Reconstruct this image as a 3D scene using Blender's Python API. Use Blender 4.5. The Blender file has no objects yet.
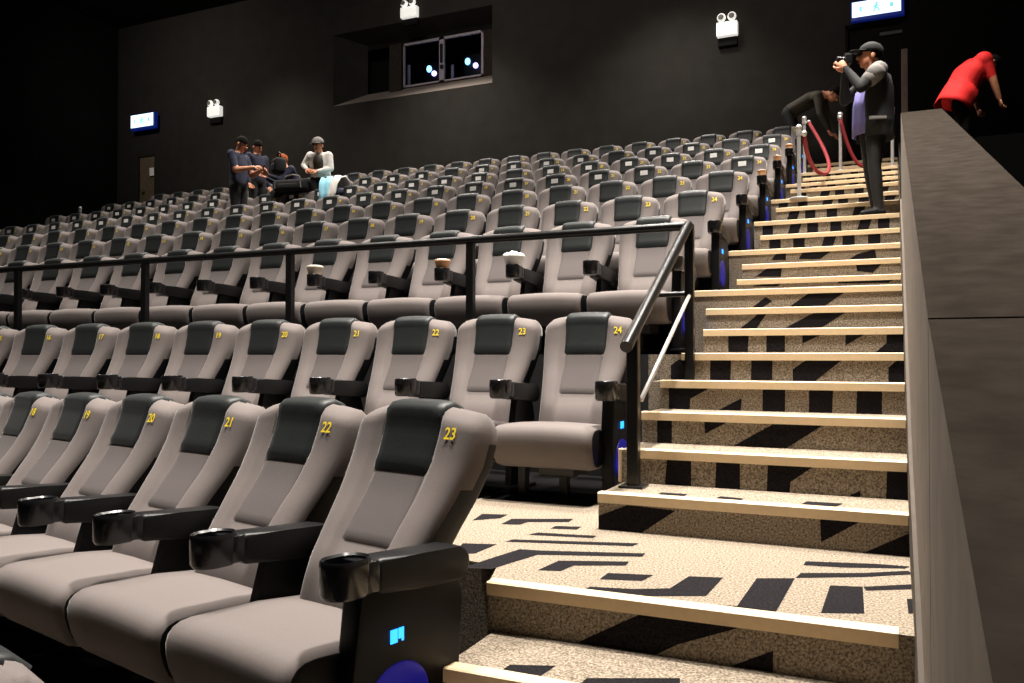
import bpy, bmesh, math, random
from mathutils import Vector, Matrix
R = math.radians
random.seed(7)
C = bpy.context.scene.collection
SC = bpy.context.scene
SC.view_settings.view_transform = 'Standard'
SC.view_settings.look = 'None'
SC.view_settings.exposure = 0.0

# ------------------------------------------------------------------ camera
YAW, PIT, FPX = 0.428139, 0.017119, 842.12
cam_d = bpy.data.cameras.new('camera')
cam_d.sensor_width = 36.0
cam_d.lens = FPX / 1024 * 36.0
cam_d.clip_start = 0.02
cam = bpy.data.objects.new('camera', cam_d)
C.objects.link(cam)
cam.rotation_euler = (R(90) + PIT, 0, YAW)
SC.camera = cam


def ray(u, v):
    a = ((u - 512) / FPX, (341.5 - v) / FPX)
    y1 = math.cos(PIT) - a[1] * math.sin(PIT)
    z1 = math.sin(PIT) + a[1] * math.cos(PIT)
    c, s = math.cos(YAW), math.sin(YAW)
    return Vector((a[0] * c - y1 * s, a[0] * s + y1 * c, z1))


def on_y(u, v, y):
    d = ray(u, v)
    return d * (y / d.y)


def on_z(u, v, z):
    d = ray(u, v)
    return d * (z / d.z)


def px_of(p):
    c, s = math.cos(YAW), math.sin(YAW)
    return 512 + FPX * (p[0] * c + p[1] * s) / (-p[0] * s + p[1] * c)


# --------------------------------------------------------------- materials
def srgb(r, g, b):
    def f(c):
        c /= 255
        return c / 12.92 if c <= .04045 else ((c + .055) / 1.055) ** 2.4
    return (f(r), f(g), f(b), 1)


def mat(name, col, rough=.6, metal=0, var=.0, scale=60, bump=0, bscale=200, emit=None, estr=1, spec=.5, sheen=0):
    m = bpy.data.materials.new(name)
    m.use_nodes = True
    nt = m.node_tree
    b = nt.nodes['Principled BSDF']
    b.inputs['Base Color'].default_value = col
    b.inputs['Roughness'].default_value = rough
    b.inputs['Metallic'].default_value = metal
    b.inputs['Specular IOR Level'].default_value = spec
    if sheen:
        b.inputs['Sheen Weight'].default_value = sheen
        b.inputs['Sheen Roughness'].default_value = .3
    if emit:
        b.inputs['Emission Color'].default_value = emit
        b.inputs['Emission Strength'].default_value = estr
    if var or bump:
        tc = nt.nodes.new('ShaderNodeTexCoord')
    if var:
        n = nt.nodes.new('ShaderNodeTexNoise')
        n.inputs['Scale'].default_value = scale
        n.inputs['Detail'].default_value = 4
        nt.links.new(tc.outputs['Object'], n.inputs['Vector'])
        cr = nt.nodes.new('ShaderNodeValToRGB')
        cr.color_ramp.elements[0].position = .3
        cr.color_ramp.elements[1].position = .7
        cr.color_ramp.elements[0].color = tuple(c * (1 - var) for c in col[:3]) + (1,)
        cr.color_ramp.elements[1].color = tuple(min(1, c * (1 + var)) for c in col[:3]) + (1,)
        nt.links.new(n.outputs['Fac'], cr.inputs['Fac'])
        nt.links.new(cr.outputs['Color'], b.inputs['Base Color'])
    if bump:
        n2 = nt.nodes.new('ShaderNodeTexNoise')
        n2.inputs['Scale'].default_value = bscale
        nt.links.new(tc.outputs['Object'], n2.inputs['Vector'])
        bp = nt.nodes.new('ShaderNodeBump')
        bp.inputs['Strength'].default_value = bump
        bp.inputs['Distance'].default_value = .004
        nt.links.new(n2.outputs['Fac'], bp.inputs['Height'])
        nt.links.new(bp.outputs['Normal'], b.inputs['Normal'])
    return m


def carpet(name, dark, light, lo, hi):
    """speckled loop pile: fine two-tone flecks"""
    m = bpy.data.materials.new(name)
    m.use_nodes = True
    nt = m.node_tree
    b = nt.nodes['Principled BSDF']
    b.inputs['Roughness'].default_value = .95
    b.inputs['Specular IOR Level'].default_value = .1
    tc = nt.nodes.new('ShaderNodeTexCoord')
    n = nt.nodes.new('ShaderNodeTexNoise')
    n.inputs['Scale'].default_value = 130
    n.inputs['Detail'].default_value = 3
    n.inputs['Roughness'].default_value = .7
    nt.links.new(tc.outputs['Object'], n.inputs['Vector'])
    cr = nt.nodes.new('ShaderNodeValToRGB')
    cr.color_ramp.elements[0].position = lo
    cr.color_ramp.elements[1].position = hi
    cr.color_ramp.elements[0].color = dark
    cr.color_ramp.elements[1].color = light
    nt.links.new(n.outputs['Fac'], cr.inputs['Fac'])
    nt.links.new(cr.outputs['Color'], b.inputs['Base Color'])
    bp = nt.nodes.new('ShaderNodeBump')
    bp.inputs['Strength'].default_value = .6
    bp.inputs['Distance'].default_value = .006
    nt.links.new(n.outputs['Fac'], bp.inputs['Height'])
    nt.links.new(bp.outputs['Normal'], b.inputs['Normal'])
    return m


M = {}
M['fabric'] = mat('seat_fabric', (.165, .142, .134, 1), .85, var=.10, scale=300, bump=.15, bscale=700, spec=.15, sheen=.22)
M['panel'] = mat('seat_panel_fabric', (.112, .097, .094, 1), .85, var=.10, scale=300, bump=.15, bscale=700, spec=.15, sheen=.22)
M['leather'] = mat('black_leather', (.0135, .016, .016, 1), .48, spec=.32, var=.1, scale=40, bump=.12, bscale=60, sheen=.22)
M['black'] = mat('black_plastic', (.004, .004, .005, 1), .5, spec=.2)
M['gloss'] = mat('gloss_black', (.006, .006, .007, 1), .25)
M['arm'] = mat('black_vinyl', (.004, .004, .0045, 1), .42, spec=.28, bump=.05, bscale=80)
M['steel'] = mat('black_steel', (.006, .006, .006, 1), .3, spec=.4)
M['grey_steel'] = mat('grey_steel', (.05, .048, .046, 1), .5)
M['chrome'] = mat('brushed_chrome', (.62, .60, .57, 1), .32, metal=.45)
M['yellow'] = mat('yellow_print', srgb(235, 205, 30), .6, emit=srgb(235, 205, 30), estr=.12)
M['paper'] = mat('white_paper', srgb(245, 242, 238), .7, var=.03)
M['beige'] = carpet('beige_carpet', (.085, .066, .047, 1), (.43, .36, .275, 1), .35, .66)
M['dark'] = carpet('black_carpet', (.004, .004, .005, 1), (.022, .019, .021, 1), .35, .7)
M['floorblk'] = mat('dark_floor', (.010, .009, .009, 1), .9, var=.3, scale=30)
M['wall'] = mat('dark_wall_fabric', (.026, .0235, .0205, 1), .95, var=.12, scale=3, bump=.1, bscale=90, spec=.1)
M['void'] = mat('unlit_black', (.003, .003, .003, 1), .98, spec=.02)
M['wallblk'] = mat('black_wall', (.008, .0075, .007, 1), .95, var=.12, scale=3, spec=.1)
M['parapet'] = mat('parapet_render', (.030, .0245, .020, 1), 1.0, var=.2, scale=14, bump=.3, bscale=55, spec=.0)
M['lit_recess'] = mat('recess_lit_faces', (.16, .13, .11, 1), .85, var=.1, scale=3)  # paler tone puts the light on sill and right jamb into colour
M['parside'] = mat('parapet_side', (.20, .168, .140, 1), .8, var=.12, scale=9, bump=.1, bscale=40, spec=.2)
M['nosing'] = mat('champagne_nosing', srgb(222, 196, 156), .5, var=.04, scale=50)
M['cyan'] = mat('blue_display', (.0, .05, .3, 1), .4, emit=(.02, .28, 1, 1), estr=3.0)
M['blue'] = mat('blue_glow', (.0, .0, .1, 1), .4, emit=(.02, .015, .55, 1), estr=.22)
M['sign'] = mat('lit_sign_face', srgb(230, 245, 250), .4, emit=srgb(225, 245, 255), estr=1.6)
M['signblue'] = mat('lit_sign_marks', srgb(90, 200, 220), .4, emit=srgb(130, 220, 240), estr=1.0)
M['signbox'] = mat('sign_housing', srgb(20, 40, 110), .4, emit=srgb(8, 30, 120), estr=.45)
M['lamp_white'] = mat('glowing_white_enamel', srgb(240, 238, 232), .4, emit=srgb(240, 238, 230), estr=.75)  # emission brightens the whole fitting, battery box included
M['red'] = mat('red_shirt', srgb(215, 22, 20), .8, var=.08, scale=20)
M['rope'] = mat('red_velvet', srgb(125, 12, 20), .8)
M['skin'] = mat('skin', srgb(205, 140, 105), .55, var=.05, scale=20)
M['hair'] = mat('dark_hair', srgb(20, 16, 13), .9, spec=.15, var=.3, scale=90)
M['ginger'] = mat('ginger_hair', srgb(160, 82, 40), .85, spec=.2, var=.3, scale=90)
M['navy'] = mat('navy_cloth', srgb(38, 40, 62), .85, var=.1, scale=20)
M['blackcloth'] = mat('black_cloth', srgb(20, 19, 19), .85, var=.15, scale=20)
M['trousers'] = mat('black_trousers', srgb(24, 23, 22), .85, var=.15, scale=20)
M['jacketdk'] = mat('dark_olive_jacket', srgb(64, 58, 48), .85, var=.12, scale=20)
M['white_cloth'] = mat('white_cloth', srgb(225, 220, 212), .85, var=.05, scale=15)
M['purple'] = mat('purple_shirt', srgb(112, 106, 160), .85, var=.1, scale=18)
M['greycloth'] = mat('grey_cloth', srgb(120, 116, 112), .85, var=.1, scale=18)
M['paleblue'] = mat('pale_blue_cloth', srgb(150, 215, 235), .8, var=.06, scale=15)
M['cup'] = mat('cream_cup', srgb(235, 222, 200), .6, var=.04)
M['tan'] = mat('tan_cup', srgb(225, 170, 120), .6, var=.06)
M['brown'] = mat('brown_door', (.13, .098, .06, 1), .6, var=.2, scale=12)
M['frame'] = mat('window_frame', srgb(150, 140, 150), .5)
M['spot'] = mat('projector_light', (.1, .3, .6, 1), .3, emit=(.25, .65, 1, 1), estr=4)
M['spot2'] = mat('projector_light_pink', (.4, .3, .6, 1), .3, emit=(.65, .5, 1, 1), estr=4)
M['blueglass'] = mat('booth_interior', (.006, .006, .02, 1), .6)
M['lens'] = mat('camera_lens_glass', (.01, .01, .02, 1), .1)


def glass():
    m = bpy.data.materials.new('window_glass')
    m.use_nodes = True
    nt = m.node_tree
    nt.nodes.clear()
    o = nt.nodes.new('ShaderNodeOutputMaterial')
    t = nt.nodes.new('ShaderNodeBsdfTransparent')
    t.inputs['Color'].default_value = (.85, .88, .95, 1)
    g = nt.nodes.new('ShaderNodeBsdfGlossy')
    g.inputs['Roughness'].default_value = .02
    mx = nt.nodes.new('ShaderNodeMixShader')
    mx.inputs['Fac'].default_value = .03
    nt.links.new(t.outputs[0], mx.inputs[1])
    nt.links.new(g.outputs[0], mx.inputs[2])
    nt.links.new(mx.outputs[0], o.inputs['Surface'])
    return m


M['glass'] = glass()


# ----------------------------------------------------------------- helpers
def obj(name, bm, mats, parent=None, smooth=False, auto=None):
    me = bpy.data.meshes.new(name)
    bmesh.ops.recalc_face_normals(bm, faces=bm.faces[:])
    bm.to_mesh(me)
    bm.free()
    for m in (mats if isinstance(mats, (list, tuple)) else [mats]):
        me.materials.append(m)
    if smooth:
        for p in me.polygons:
            p.use_smooth = True
    if auto is not None:
        me.set_sharp_from_angle(angle=R(auto))
    o = bpy.data.objects.new(name, me)
    C.objects.link(o)
    o.parent = parent
    return o


def thing(name, label, cat, loc=(0, 0, 0), rz=0, group=None):
    o = bpy.data.objects.new(name, None)
    o.empty_display_size = .1
    C.objects.link(o)
    o.location = loc
    o.rotation_euler = (0, 0, rz)
    return tag(o, label, cat, group)


def tag(o, label, cat, group=None):
    o['label'] = label
    o['category'] = cat
    if group:
        o['group'] = group
    return o


def struct(name, bm, mats, label=None, cat=None, parent=None):
    o = obj(name, bm, mats, parent)
    if parent is None:
        o['kind'] = 'structure'
        if label:
            tag(o, label, cat)
    return o


def box(bm, x0, x1, y0, y1, z0, z1, bev=0, seg=2, mi=0):
    g = bmesh.ops.create_cube(bm, size=1)
    vs = g['verts']
    bmesh.ops.scale(bm, vec=(x1 - x0, y1 - y0, z1 - z0), verts=vs)
    bmesh.ops.translate(bm, vec=((x0 + x1) / 2, (y0 + y1) / 2, (z0 + z1) / 2), verts=vs)
    fs = {f for v in vs for f in v.link_faces}
    for f in fs:
        f.material_index = mi
    if bev:
        es = list({e for v in vs for e in v.link_edges})
        r = bmesh.ops.bevel(bm, geom=es, offset=bev, segments=seg, profile=.5, affect='EDGES')
        for f in r['faces']:
            f.material_index = mi
    return bm


def prism(bm, pts, x0, x1, axis='x', mi=0):
    """closed polygon in the two other axes extruded along an axis"""
    def p3(a, b, t):
        return {'x': (t, a, b), 'y': (a, t, b), 'z': (a, b, t)}[axis]
    A = [bm.verts.new(p3(a, b, x0)) for a, b in pts]
    B = [bm.verts.new(p3(a, b, x1)) for a, b in pts]
    n = len(pts)
    fs = [bm.faces.new(A), bm.faces.new(B[::-1])]
    for i in range(n):
        fs.append(bm.faces.new((A[i], A[(i + 1) % n], B[(i + 1) % n], B[i])))
    for f in fs:
        f.material_index = mi
    return bm


def tube(bm, pts, rad, seg=12, mi=0, cap=True):
    """round tube along points; rad a number or a list"""
    pts = [Vector(p) for p in pts]
    n = len(pts)
    rs = rad if isinstance(rad, (list, tuple)) else [rad] * n
    rings = []
    up = None
    for i, p in enumerate(pts):
        d = (pts[min(i + 1, n - 1)] - pts[max(i - 1, 0)]).normalized()
        if up is None:
            up = Vector((0, 0, 1)) if abs(d.z) < .9 else Vector((0, 1, 0))
        a = d.cross(up).normalized()
        b = a.cross(d).normalized()
        up = b
        rings.append([bm.verts.new(p + (a * math.cos(2 * math.pi * k / seg) + b * math.sin(2 * math.pi * k / seg)) * rs[i]) for k in range(seg)])
    for i in range(n - 1):
        for k in range(seg):
            f = bm.faces.new((rings[i][k], rings[i][(k + 1) % seg], rings[i + 1][(k + 1) % seg], rings[i + 1][k]))
            f.material_index = mi
    if cap:
        bm.faces.new(rings[0][::-1]).material_index = mi
        bm.faces.new(rings[-1]).material_index = mi
    return bm


def lathe(bm, prof, cx=0, cy=0, seg=20, mi=0):
    rings = []
    for r, z in prof:
        rings.append([bm.verts.new((cx + r * math.cos(2 * math.pi * k / seg), cy + r * math.sin(2 * math.pi * k / seg), z)) for k in range(seg)])
    for i in range(len(rings) - 1):
        for k in range(seg):
            bm.faces.new((rings[i][k], rings[i][(k + 1) % seg], rings[i + 1][(k + 1) % seg], rings[i + 1][k])).material_index = mi
    bm.faces.new(rings[0][::-1]).material_index = mi
    bm.faces.new(rings[-1]).material_index = mi
    return bm


def ellip(bm, c, r, rot=None, seg=16, mi=0):
    m = Matrix.Translation(Vector(c)) @ (rot.to_4x4() if rot is not None else Matrix.Identity(4)) @ Matrix.Diagonal((r[0], r[1], r[2], 1))
    g = bmesh.ops.create_uvsphere(bm, u_segments=seg, v_segments=max(8, seg * 2 // 3), radius=1, matrix=m)
    for v in g['verts']:
        for f in v.link_faces:
            f.material_index = mi
    return bm


def interp(tab, z):
    if z <= tab[0][0]:
        return tab[0][1]
    for (a, p), (b, q) in zip(tab, tab[1:]):
        if z <= b:
            t = (z - a) / (b - a)
            return p + (q - p) * t
    return tab[-1][1]


def text_mesh(s, size, ext=.0004):
    cu = bpy.data.curves.new('t', 'FONT')
    cu.body = s
    cu.size = size
    cu.extrude = ext
    cu.offset = size * .012
    cu.align_x = 'CENTER'
    cu.align_y = 'CENTER'
    cu.resolution_u = 3
    o = bpy.data.objects.new('t', cu)
    C.objects.link(o)
    bpy.context.view_layer.update()
    me = bpy.data.meshes.new_from_object(o.evaluated_get(bpy.context.evaluated_depsgraph_get()))
    bpy.data.objects.remove(o)
    bpy.data.curves.remove(cu)
    return me


ORD = ('', 'first', 'second', 'third', 'fourth', 'fifth', 'sixth', 'seventh', 'eighth', 'ninth', 'tenth', 'eleventh', 'twelfth', 'thirteenth', 'fourteenth', 'fifteenth', 'sixteenth', 'seventeenth', 'eighteenth', 'nineteenth', 'twentieth', 'twenty-first', 'twenty-second', 'twenty-third', 'twenty-fourth')


# ================================================================= SETTING
def zn(n):
    return -.583 + (n - 2) * .148


# step table: nose y, tread z, left x, right x
STEP = {}
STEP[-1] = (1.74, -1.027, -1.17)
STEP[0] = (2.09, -.879, -1.175)
STEP[1] = (2.445, -.731, -1.20)
LX = {2: -1.15, 3: -1.17, 4: -1.17, 5: -1.22, 6: -1.34, 7: -1.09, 8: -1.15, 9: -1.31}
for n in range(2, 10):
    STEP[n] = (3.40 + (n - 2) * .372, zn(n), LX[n])
STEP[9] = (5.97, zn(9), -1.31)
upper = [(6.84, .598, -1.15), (7.09, .744, -1.15), (7.33, .889, -1.30),
         (8.05, 1.107, -1.14), (8.62, 1.325, -1.28), (9.18, 1.543, -1.14), (9.90, 1.761, -1.28),
         (10.53, 1.979, -1.14), (11.3, 2.196, -1.28), (12.05, 2.41, -1.14), (12.77, 2.63, -1.28), (13.6, 2.85, -1.14), (14.3, 3.07, -1.28)]
for i, s in enumerate(upper):
    STEP[10 + i] = s
NMAX = 22
RX = .05


def clip(poly, axis, lim, keep_less):
    out = []
    for i, p in enumerate(poly):
        q = poly[(i + 1) % len(poly)]
        a, b = p[axis], q[axis]
        ina = a <= lim if keep_less else a >= lim
        inb = b <= lim if keep_less else b >= lim
        if ina:
            out.append(p)
        if ina != inb:
            t = (lim - a) / (b - a)
            out.append(p.lerp(q, t))
    return out


def zoomed(x0, y0, sc, polys):
    return [[(x0 + x / sc, y0 + y / sc) for x, y in p] for p in polys]


# the dark yarn shapes woven in the carpet and one painted post shadow, per riser and per tread (traced in picture coordinates, laid on the real surfaces)
ZL = lambda p: zoomed(430, 460, 3.064, p)
ZR = lambda p: zoomed(680, 460, 3.064, p)
ZA = lambda p: zoomed(440, 300, 1.784, p)
ZB = lambda p: zoomed(580, 340, 5.12, p)
ZC = lambda p: zoomed(780, 340, 5.12, p)
ZD = lambda p: zoomed(740, 220, 5.12, p)
TREAD = {
    1: ZL([[(130, 185), (160, 165), (240, 167), (215, 178)],
           [(218, 196), (250, 180), (440, 180), (425, 190), (300, 190), (275, 198)],
           [(368, 210), (385, 202), (465, 204), (450, 213)],
           [(300, 229), (330, 222), (510, 232), (500, 239)],
           [(230, 250), (255, 243), (640, 255), (620, 264)],
           [(70, 292), (100, 255), (205, 258), (140, 285)],
           [(100, 330), (180, 303), (275, 273), (335, 277), (660, 286), (650, 296), (330, 290), (215, 325), (190, 334)],
           [(330, 337), (395, 308), (610, 311), (600, 323), (440, 323), (400, 340)],
           [(520, 365), (545, 346), (685, 352), (650, 370)],
           [(460, 402), (490, 388), (620, 395), (735, 393), (793, 356), (898, 360), (846, 416), (580, 417), (490, 410)]]) +
       ZR([[(60, 450), (100, 443), (175, 447), (235, 362), (352, 362), (290, 472), (160, 455)],
           [(432, 468), (460, 384), (560, 388), (565, 470)],
           [(378, 322), (385, 310), (600, 318), (705, 326), (690, 332), (500, 329)],
           [(355, 361), (370, 346), (560, 346), (700, 339), (712, 350), (560, 358)],
           [(562, 388), (720, 380), (716, 395), (570, 400)],
           [(695, 425), (718, 425), (720, 470), (700, 470)]]),
    0: ZL([[(210, 650), (245, 627), (385, 630), (330, 668), (290, 672)], [(455, 690), (480, 668), (766, 668), (766, 700)]]),
    2: ZA([[(378, 353), (395, 343), (442, 346), (425, 356)], [(478, 361), (500, 350), (542, 354), (520, 365)], [(640, 366), (655, 359), (720, 363), (700, 371)]]),
}
RISER = {
    1: ZL([[(430, 575), (475, 548), (640, 474), (860, 470), (1000, 500), (760, 565), (600, 640), (415, 640)]]) + ZR([[(60, 690), (90, 655), (285, 585), (285, 720), (60, 720)]]),
    2: ZA([[(283, 385), (335, 366), (420, 376), (340, 428), (283, 424)], [(678, 390), (752, 394), (680, 432)], [(700, 475), (840, 415), (840, 480)]]),
    3: ZA([[(405, 282), (448, 282), (448, 345), (400, 345)], [(493, 282), (535, 282), (535, 356), (490, 356)], [(585, 285), (680, 288), (625, 325), (622, 366), (582, 366)], [(750, 340), (690, 368), (750, 372)], [(798, 296), (838, 296), (838, 375), (795, 375)]]),
    4: ZB([[(635, 400), (795, 400), (640, 480)], [(735, 570), (990, 430), (1070, 400), (1270, 420), (1024, 575)], [(395, 405), (470, 405), (470, 560), (395, 560)]]),  # last shape paints the handrail post's cast shadow
    5: ZB([[(455, 235), (690, 232), (565, 300), (560, 368), (455, 368)], [(690, 368), (828, 298), (822, 368)], [(935, 235), (1050, 235), (1050, 375), (935, 375)]]) +
       ZC([[(150, 240), (272, 240), (266, 390), (147, 390)], [(395, 240), (523, 240), (521, 392), (390, 392)]]),
    6: ZB([[(465, 130), (530, 80), (540, 80), (540, 205), (465, 205)], [(668, 80), (775, 80), (770, 205), (665, 205)], [(878, 80), (985, 80), (985, 205), (875, 205)]]) +
       ZC([[(65, 150), (160, 85), (340, 85), (180, 210), (65, 210)], [(555, 140), (620, 90), (650, 90), (650, 215), (555, 215)]]),
    7: ZD([[(-60, 580), (45, 580), (40, 675), (-60, 675)], [(135, 580), (230, 580), (230, 675), (135, 675)], [(320, 580), (430, 580), (320, 632)], [(540, 580), (650, 580), (540, 642)], [(750, 580), (840, 550), (840, 680), (690, 680), (750, 630)]]),
    8: ZD([[(-60, 600), (40, 525), (100, 475), (140, 475), (80, 560)], [(225, 555), (390, 470), (545, 470), (415, 552)]]),
    9: ZD([[(245, 450), (365, 365), (550, 360), (430, 442)], [(60, 450), (130, 395), (165, 415), (110, 450)]]),
    10: ZD([[(495, 325), (520, 305), (790, 300), (760, 322)], [(60, 340), (140, 322), (220, 322), (190, 340)]]),
    11: ZD([[(80, 290), (170, 225), (215, 225), (210, 290)], [(590, 210), (745, 205), (680, 270), (600, 262)]]),
    12: ZD([[(160, 205), (190, 165), (235, 165), (235, 205)], [(300, 200), (330, 150), (480, 150), (410, 200)], [(560, 200), (600, 175), (690, 150), (700, 195)]]),
}

for n in range(-1, NMAX + 1):
    y, z, lx = STEP[n]
    yn = STEP[n + 1][0] if n < NMAX else 15.0
    zb = STEP[n - 1][1] if n > -1 else -1.175
    bm = bmesh.new()
    rx = RX
    if n != 1:
        box(bm, lx, rx, y, yn + .005, zb - .35, z)
    else:
        prism(bm, [(-1.20, 2.445), (-1.27, 2.66), (-6.3, 3.68), (-17.7, 3.68), (-17.7, 4.885), (RX, 4.885), (RX, 2.445)], -1.5, z, axis='z')
    if n == 1:
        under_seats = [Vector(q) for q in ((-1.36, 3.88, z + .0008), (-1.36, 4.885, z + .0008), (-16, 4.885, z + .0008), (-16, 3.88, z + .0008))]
    def add_poly(pts):
        if len(pts) >= 3:
            try:
                f = bm.faces.new([bm.verts.new(p) for p in pts])
                f.material_index = 1
            except ValueError:
                pass
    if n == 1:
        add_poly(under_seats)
    if n in TREAD:
        for p in TREAD[n]:
            w = [on_z(u, v, z + .0012) for u, v in p]
            w = clip(clip(clip(w, 1, y + .045, False), 0, rx - .004, True), 1, yn if n != 1 else 4.8, True)
            add_poly(w)
    if n in RISER:
        for p in RISER[n]:
            w = [on_y(u, v, y - .0015) for u, v in p]
            w = clip(clip(clip(clip(w, 2, zb, False), 2, z - .03, True), 0, rx - .002, True), 0, lx, False)
            add_poly(w)
    elif n > 12:
        x = lx + .08
        k = 0
        while x < rx - .12:
            sh = .06 * ((n + k) % 3 == 0)
            add_poly([Vector((x + a, y - .0015, zz)) for a, zz in ((0, zb), (.10, zb), (.10 + sh, z - .03), (sh, z - .03))])
            x += .21
            k += 1
    st = obj('stair_step', bm, [M['beige'], M['dark']])
    st['kind'] = 'structure'
    nb = bmesh.new()
    nr = 0.0 if n in (1, 0, -1) else .035
    nl = {3: -1.12, 5: -1.17, 6: -1.14}.get(n, lx)
    prof = [(y - .012, z - .034), (y - .012, z + .004), (y - .006, z + .008), (y + .04, z + .008), (y + .045, z), (y, z), (y, z - .034)]
    prism(nb, prof, nl, nr, 'x')
    if n == 3:
        box(nb, lx - .006, lx + .008, y - .012, y + .03, STEP[2][1], z + .006, .004)
    obj('step_nosing', nb, M['nosing'], st)

# row floors (left of the aisle). key: y front edge, y back edge, z
ROWZ = {'A': -1.175, 'B': -.731, 'C': .009, 'D': .453, 'E': .889, 'F': 1.325, 'G': 1.761, 'H': 2.196, 'I': 2.63}
ROWF = {'C': 4.885, 'D': 5.97, 'E': 7.33, 'F': 8.62, 'G': 9.90, 'H': 11.3, 'I': 12.6}
ks = list(ROWF)
for i, k in enumerate(ks):
    yb = ROWF[ks[i + 1]] if i + 1 < len(ks) else 14.3
    bm = bmesh.new()
    box(bm, -17.7, LX[6] if k == 'C' else -1.30 + .0, ROWF[k], yb + .002, ROWZ[k] - .9, ROWZ[k])
    struct('floor', bm, M['floorblk'])
bm = bmesh.new()
box(bm, -17.7, -1.28, 14.3, 15.0, 2.2, 3.07)
struct('floor', bm, M['floorblk'])
# lowest visible floors: row A floor with striped carpet, and the one before it
bm = bmesh.new()
prism(bm, [(RX, .95), (-1.17, .95), (-17, 4.4), (-17, 3.7), (-6.3, 3.7), (-1.2, 2.7), (-1.17, 2.10), (RX, 1.7)], -1.6, -1.175, axis='z')
for i in range(26):
    t = .2 + i * .28
    x0, y0 = -1.25 - t * .973, 1.02 + t * .23
    f = bm.faces.new([bm.verts.new((x0 + a, y0 + b, -1.1738)) for a, b in ((0, 0), (-.12, .024), (-.12 + .25, .55), (.25, .52))])
    f.material_index = 1
for v in bm.verts:
    i_row = ((-1.434 - v.co.x) * math.cos(.2314) + (v.co.y - 2.335) * math.sin(.2314)) / .58
    v.co.z += 1.175 - 1.127 - .01 * i_row
struct('floor', bm, [M['dark'], M['beige']])
bm = bmesh.new()
box(bm, -17, 3.5, -3, 3.9, -1.9, -1.62)
struct('floor', bm, M['floorblk'])

# parapet beside the stairs
bm = bmesh.new()
def pz(y):
    return .3186 * y - .45 if y >= 1.615 else .0645 + (y - 1.615) * .245
prof = [(-.6, pz(-.6)), (1.608, pz(1.608))]
prism(bm, [(-.6, -1.8), (1.606, -1.8), (1.606, pz(1.606)), (-.6, pz(-.6))], RX, .37)
prism(bm, [(1.618, -1.8), (8.1, -1.8), (8.1, pz(8.1)), (1.618, pz(1.618))], RX, .37)
bm.faces.ensure_lookup_table()
bmesh.ops.recalc_face_normals(bm, faces=bm.faces[:])
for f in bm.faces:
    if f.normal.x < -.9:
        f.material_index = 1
prism(bm, [(1.600, -1.8), (1.624, -1.8), (1.624, pz(1.63) - .012), (1.600, pz(1.60) - .012)], RX + .004, .366)
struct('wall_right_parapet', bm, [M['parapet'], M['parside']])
# skirting strip along the stairs at the parapet foot
bm = bmesh.new()
for n in range(1, 16):
    y, z, _ = STEP[n]
    yn = STEP[n + 1][0]
prism(bm, [(.3, -1.8), (8.0, 1.05), (8.0, 1.36), (7.33, 1.13), (5.97, .70), (3.40, -.36), (2.3, -.60), (.3, -1.3)], RX - .012, RX)
struct('baseboard_right', bm, mat('skirting', (.095, .08, .068, 1), .85, var=.1, scale=9, spec=.1))
bm = bmesh.new()
prism(bm, [(8.1, 0), (14.3, 2.0), (14.3, 3.3), (8.1, 1.5)], RX, .2)
struct('wall_stair_side', bm, M['wallblk'])
# dark access way behind the parapet
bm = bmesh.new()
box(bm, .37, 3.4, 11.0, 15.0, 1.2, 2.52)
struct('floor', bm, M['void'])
bm = bmesh.new()
box(bm, 3.4, 3.6, -3, 15.2, -2, 8.2)
struct('wall_right', bm, M['wallblk'])
bm = bmesh.new()
box(bm, -17.9, -17.7, -3, 15.2, -2, 8.2)
struct('wall_left', bm, M['wallblk'])
bm = bmesh.new()
box(bm, -17.9, 3.6, -3, 15.7, 8.2, 8.4)
struct('ceiling', bm, M['wallblk'])

# back wall with the projection booth recess and two doorways
YB = 15.0
NX0, NX1, NZ0, NZ1 = -11.13, -7.28, 5.44, 7.0
DX0, DX1, DZ1 = -.74, .17, 5.50
LX0, LX1, LZ1 = -16.97, -16.44, 4.9
bm = bmesh.new()
def wall_rect(x0, x1, z0, z1, mi=0):
    box(bm, x0, x1, YB, YB + .12, z0, z1, mi=mi)
wall_rect(-17.7, LX0, 0, 8.2)
wall_rect(LX0, LX1, LZ1, 8.2)
wall_rect(LX1, NX0, 0, 8.2)
wall_rect(NX0, NX1, 0, NZ0)
wall_rect(NX0, NX1, NZ1, 8.2)
wall_rect(NX1, DX0, 0, 8.2)
wall_rect(DX0, DX1, DZ1, 8.2)
wall_rect(DX1, 3.5, 0, 8.2, mi=1)
struct('wall_back', bm, [M['wall'], M['wallblk']])
# splayed recess
YI = 15.55
bm = bmesh.new()
a0, a1, b0, b1 = -10.6, -7.42, on_y(482, 76, YI).z - .02, 6.86
o_ = [(NX0, YB, NZ0), (NX1, YB, NZ0), (NX1, YB, NZ1), (NX0, YB, NZ1)]
i_ = [(a0, YI, b0), (a1, YI, b0), (a1, YI, b1), (a0, YI, b1)]
O_ = [bm.verts.new(p) for p in o_]
I_ = [bm.verts.new(p) for p in i_]
for k, mi in ((0, 0), (1, 0), (2, 1), (3, 1)):
    bm.faces.new((O_[k], O_[(k + 1) % 4], I_[(k + 1) % 4], I_[k])).material_index = mi
struct('trim_1', bm, [M['lit_recess'], M['wall']])
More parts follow.
